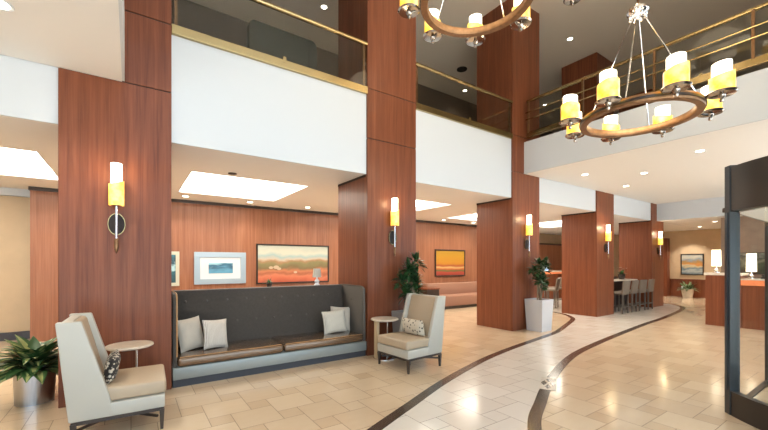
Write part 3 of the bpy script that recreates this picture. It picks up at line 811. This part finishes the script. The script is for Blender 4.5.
# ---------------------------------------------------------------- bench and end table at the back wall
t = thing('bench', 'long rose-tan upholstered bench under the yellow painting', 'bench', (8.35, 8.86, 0))
rose = mat('rose_tan_upholstery', (.30, .15, .095), .6, bump=.1, bscale=200)
obj('base', bx(0, 3.0, .05, .86, 0, .10), M['darkwood'], t, False)
obj('seat', bx(0, 3.0, 0, .7, .10, .44, bev=.03), rose, t)
obj('backrest', bx(0, 3.0, .62, .88, .30, .84, bev=.04, seg=3), rose, t)
t = thing('end_table', 'dark wood cube end table at the left end of the bench', 'end table', (7.75, 8.8, 0))
obj('body', bx(0, .52, 0, .5, .04, .70, bev=.005), M['darkwood'], t, False)
obj('tabletop', bx(-.02, .54, -.02, .52, .70, .74, bev=.004), M['wood'], t, False)
obj('plinth', bx(.03, .49, .03, .47, 0, .04), M['gap'], t, False)

# ---------------------------------------------------------------- counter and stools between the two far columns
xa, xb = XC[3]+CW+.02, XC[4]-.02
t = thing('bar_counter', 'stone-topped standing counter between the two farthest columns', 'counter', (xa, 5.62, 0))
obj('worktop', bx(0, xb-xa, 0, .62, .94, .98, bev=.006), M['stone'], t, False)
obj('front_panel', bx(.05, xb-xa-.05, .30, .36, 0, .94), M['darkwood'], t, False)
obj('raised_back', bx(0, xb-xa, .58, .64, .982, 1.06), M['darkwood'], t, False)
ZST = .66
def make_stool():
    t = thing('bar_stool', 'x', 'bar stool', (0, 0, 0), group='bar stools at the stone counter')
    obj('seat', bx(-.22, .22, -.21, .21, ZST-.08, ZST, bev=.025, seg=3), M['seatgrey'], t)
    b = B(); prism(b, [(-.21, ZST-.07), (-.15, ZST-.07), (-.20, 1.01), (-.26, 1.01)], -.22, .22, 'X', bev=.018)
    obj('backrest', b, M['seatgrey'], t)
    for x in (-.19, .19):
        for y in (-.185, .18): obj('leg', bx(x-.017, x+.017, y-.017, y+.017, 0, ZST-.07), M['stoolleg'], t, False)
    b = B()
    for s in (-1, 1): tube(b, [(s*.19, -.18, .20), (s*.19, .18, .20)], .011, 6); tube(b, [(-.19, s*.18, .20), (.19, s*.18, .20)], .011, 6)
    obj('footrest', b, M['stoolleg'], t)
    return t
st0 = make_stool()
sl = ['taupe upholstered bar stool nearest the viewer at the counter', 'taupe bar stool, second from the left at the stone counter', 'taupe bar stool, third from the left at the stone counter', 'taupe bar stool beside the farthest column']
for k, x in enumerate((12.52, 13.14, 13.76, 14.40)):
    if k == 0: st0.location = (x, 5.24, 0); st0['label'] = sl[0]
    else: dup(st0, (x, 5.24, 0), R((0, 3, -2, 2)[k]), sl[k])
for k, (x, lab) in enumerate(((12.55, 'left glowing votive on the stone counter'), (13.2, 'right glowing votive on the stone counter'))):
    t = thing('votive', lab, 'candle', (x, 5.95, .98), group='votives on the counter')
    obj('cup', lathe(B(), [(0, 0), (.045, 0), (.055, .10), (.05, .10), (.042, .01), (0, .01)], seg=16), M['glass'], t); obj('flame_core', cyl(B(), (0, 0, .011), .036, .036, 0, .075, 14), M['candle'], t)
small_plant('bowl of white flowers on the counter near the farthest column', (14.2, 5.85, .98), .26, M['petal'], .12)

# ---------------------------------------------------------------- back bar beyond the third column
t = thing('bar', 'long bar with orange lit top beyond the third and fourth columns', 'bar', (12.2, 8.9, 0))
obj('body', bx(0, 6.6, .06, .60, 0, 1.08), M['wood'], t, False)
obj('lit_edge', bx(-.02, 6.62, 0, .62, 1.08, 1.17), M['onyx'], t, False)
obj('worktop', bx(-.04, 6.64, -.03, .66, 1.17, 1.20, bev=.004), M['stone'], t, False)
t = thing('back_bar_panel', 'wood panelled back bar behind the orange lit bar', 'cabinet', (12.0, 10.25, 0))
obj('body', bx(0, 8.2, 0, .48, 0, 2.44), M['wallwood'], t, False)
obj('cornice', bx(-.03, 8.23, -.04, .49, 2.44, 2.52), M['darkwood'], t, False)
for k, x in enumerate((12.5, 13.4)):
    r = dup(st0, (x-.35, 7.25+.35*k, 0), R(20+40*k), ['dark brown stool partly hidden between the planter tree and fourth column', 'rear brown stool behind the planter tree'][k], 'stools at the orange bar')
t = thing('table_lamp', 'small white lamp on the orange lit bar', 'lamp', (14.05, 9.15, 1.20))
obj('base', cyl(B(), (0, 0, 0), .05, .02, 0, .08, 14), M['chrome'], t); obj('lamp_shade', lathe(B(), [(.07, .08), (.075, .08), (.06, .24), (.055, .24)], seg=18, closed=True), M['lampshade'], t)
t = thing('laptop', 'small blue-lit screen on the orange lit bar', 'laptop', (14.9, 9.15, 1.20), R(-15))
obj('keyboard', bx(-.15, .15, -.22, 0, 0, .018), M['black'], t, False)
obj('screen', bx(-.15, .15, 0, .012, .018, .20), M['screen'], t, False)

# ---------------------------------------------------------------- outlet
tag(obj('wall_outlet', bx(20.948, 20.959, 6.05, 6.13, .36, .48, bev=.003), M['white_gloss']), 'small white outlet plate low on the far wood wainscot', 'outlet')

# ---------------------------------------------------------------- reception desk
t = thing('reception_desk', 'wooden reception desk with stone top and orange glowing edge behind the revolving door', 'reception desk', (11.95, 0, 0))
b = B(); box(b, 0, .62, 2.35, 3.0, 0, 1.25); obj('end_block', b, M['wood'], t, False)
obj('end_top', bx(-.03, .65, 2.32, 3.03, 1.25, 1.31, bev=.005), M['stone'], t, False)
obj('front', bx(.05, .60, -.9, 2.348, 0, 1.03), M['wood'], t, False)
obj('lit_edge', bx(.0, .60, -.9, 2.348, 1.02, 1.145), M['onyx'], t, False)
obj('worktop', bx(-.015, .70, -.9, 2.348, 1.146, 1.18, bev=.004), M['stone'], t, False)
def desk_lamp(label, loc, s):
    t = thing('table_lamp', label, 'lamp', loc, group='reception lamps')
    obj('base', lathe(B(), [(0, 0), (.07, 0), (.07, .015), (.03, .03), (.045, .075), (.015, .11), (.012, .19), (0, .19)], seg=20), M['chrome'], t)
    obj('lamp_shade', lathe(B(), [(.088, .165), (.094, .165), (.088, s), (.082, s)], seg=28, closed=True), M['lampshade'], t)
    o = obj('bulb', lathe(B(), [(0, .19), (.03, .22), (.035, .26), (0, .30)], seg=12), M['shade_w'], t)
    return t
desk_lamp('lit white cylinder lamp on the raised end of the reception desk', (12.25, 2.86, 1.31), .575)
desk_lamp('lit white cylinder lamp on the lower counter, seen through the door glass', (12.25, 2.22, 1.18), .60)
t = thing('telephone', 'dark telephone on the reception counter beside the right lamp', 'telephone', (12.2, 1.95, 1.18))
obj('body', prism(B(), [(-.1, 0), (.1, 0), (.1, .07), (-.1, .03)], -.09, .09, 'Y', bev=.006), M['black'], t)
obj('handset', bx(-.09, .09, .03, .08, .06, .10, bev=.015), M['black'], t)

# ---------------------------------------------------------------- revolving door
DC = (5.985, 0.025); DR = 1.40
A1 = math.radians(131)
t = thing('revolving_door', 'dark framed revolving glass door at the right edge', 'revolving door', (*DC, 0))
def arc_wall(r0, r1, z0, z1, a0, a1, seg=24):
    return lathe(B(), [(r0, z0), (r1, z0), (r1, z1), (r0, z1)], seg=seg, closed=True, a0=a0, a1=a1)
for a0, a1 in ((A1, A1+R(98)), (A1-R(180), A1-R(82))):
    obj('curb', arc_wall(DR-.06, DR+.01, 0, .245, a0, a1), M['black'], t)
    obj('curved_glass', arc_wall(DR-.03, DR-.02, .245, 2.08, a0, a1), M['glass'], t)
    for a in (a0, a1):
        m = Matrix.Rotation(a, 4, 'Z')
        p = obj('jamb_post', bx(DR-.07, DR+.02, -.042, .042, 0, 2.55, bev=.006, mtx=m), M['jamb'], t, False)
        obj('edge_strip', bx(DR-.06, DR+.028, -.018, .018, .25, 2.07, mtx=m), M['blue_alu'], p, False)
# canopy: arcs over the glass, straight headers over the openings
poly = []
for a0, a1 in ((A1, A1+R(98)), (A1-R(180)+2*PI, A1-R(82)+2*PI)):
    for k in range(25):
        a = a0+(a1-a0)*k/24; poly.append(((DR+.012)*math.cos(a), (DR+.012)*math.sin(a)))
obj('canopy', prism(B(), poly, 2.08, 2.53, 'Z'), M['black'], t)
obj('canopy_underside', prism(B(), [(x*.95, y*.95) for x, y in poly], 2.066, 2.079, 'Z'), M['soffit'], t)
obj('centre_post', cyl(B(), (0, 0, 0), .045, .045, .0, 2.065, 16), M['blue_alu'], t)
for k in range(3):
    m = Matrix.Rotation(R(53+120*k), 4, 'Z')
    b = B()
    for q in ((.05, 1.30, .04, .13), (.05, 1.30, 1.95, 2.05), (.05, .11, .13, 1.95), (1.25, 1.30, .13, 1.95)): box(b, q[0], q[1], -.02, .02, q[2], q[3], mtx=m)
    w = obj('door_wing', b, M['blue_alu'], t, False)
    obj('wing_glass', bx(.11, 1.25, -.005, .005, .13, 1.95, mtx=m), M['glass'], w, False)
    obj('push_bar', tube(B(), [m @ Vector((.2, -.06, 1.05)), m @ Vector((1.15, -.06, 1.05))], .014, 8), M['chrome'], w)
b = B(); box(b, DR-.05, DR+.01, -.10, -.042, 2.08, 2.13, bev=.008, mtx=Matrix.Rotation(A1, 4, 'Z'))
obj('motion_sensor', b, M['black'], t)
for e in (1, -1):
    m = Matrix.Rotation(0 if e > 0 else PI, 4, 'Z')
    obj('threshold', bx(-.86, .86, 1.03, 1.09, 0, .012, mtx=m), M['black'], t, False)

# ---------------------------------------------------------------- gallery furniture
t = thing('high_back_sofa', 'dark green high-backed sofa seen from behind through the left balcony glass', 'sofa', (1.62, 6.32, ZT-.05))
gr = mat('dark_green_upholstery', (.018, .026, .019), .75)
b = B(); prism(b, [(0, .12), (0, 1.22), (.02, 1.29), (.08, 1.34), (1.16, 1.34), (1.22, 1.29), (1.24, 1.22), (1.24, .12)], 0, .18, 'Y', bev=.03)
obj('backrest', b, gr, t)
obj('seat', bx(.02, 1.22, .18, .8, .12, .45, bev=.04), gr, t)
for x in (.05, 1.13):
    for y in (.04, .70): obj('leg', bx(x, x+.06, y, y+.06, 0, .13), M['darkwood'], t, False)

# ---------------------------------------------------------------- light
w = bpy.data.worlds.new('daylight'); S.world = w; w.use_nodes = True
bg = w.node_tree.nodes['Background']; bg.inputs[0].default_value = (.67, .83, 1.0, 1); bg.inputs[1].default_value = 3.5
def portal(x0, x1, z0, z1):
    l = bpy.data.lights.new('window_portal', 'AREA'); l.shape = 'RECTANGLE'; l.size = x1-x0; l.size_y = z1-z0; l.cycles.is_portal = True
    o = bpy.data.objects.new('window_portal', l); C.objects.link(o); o.location = ((x0+x1)/2, Y0-.14, (z0+z1)/2); o.rotation_euler = (R(90), 0, 0)
portal(X0, X1, 0, 3.75); portal(-.06, 5.0, 4.25, ZC-.2)
sl_ = bpy.data.lights.new('sun', 'SUN'); sl_.energy = 24; sl_.angle = .01; sl_.color = (1, .96, .9)
so = bpy.data.objects.new('sun', sl_); C.objects.link(so); so.rotation_euler = (0, R(35), 0)

# ---------------------------------------------------------------- camera
cam = bpy.data.cameras.new('camera'); co = bpy.data.objects.new('camera', cam); C.objects.link(co)
cam.sensor_width = 36; cam.lens = 366.23/768*36; cam.shift_y = 48.15/768; cam.clip_start = .05
co.location = (0, 0, 1.55); co.rotation_euler = (R(90), 0, R(55.362-90))
S.camera = co
S.view_settings.view_transform = 'Standard'; S.view_settings.look = 'None'; S.view_settings.gamma = 1
S.view_settings.use_curve_mapping = False; S.view_settings.exposure = 0.0
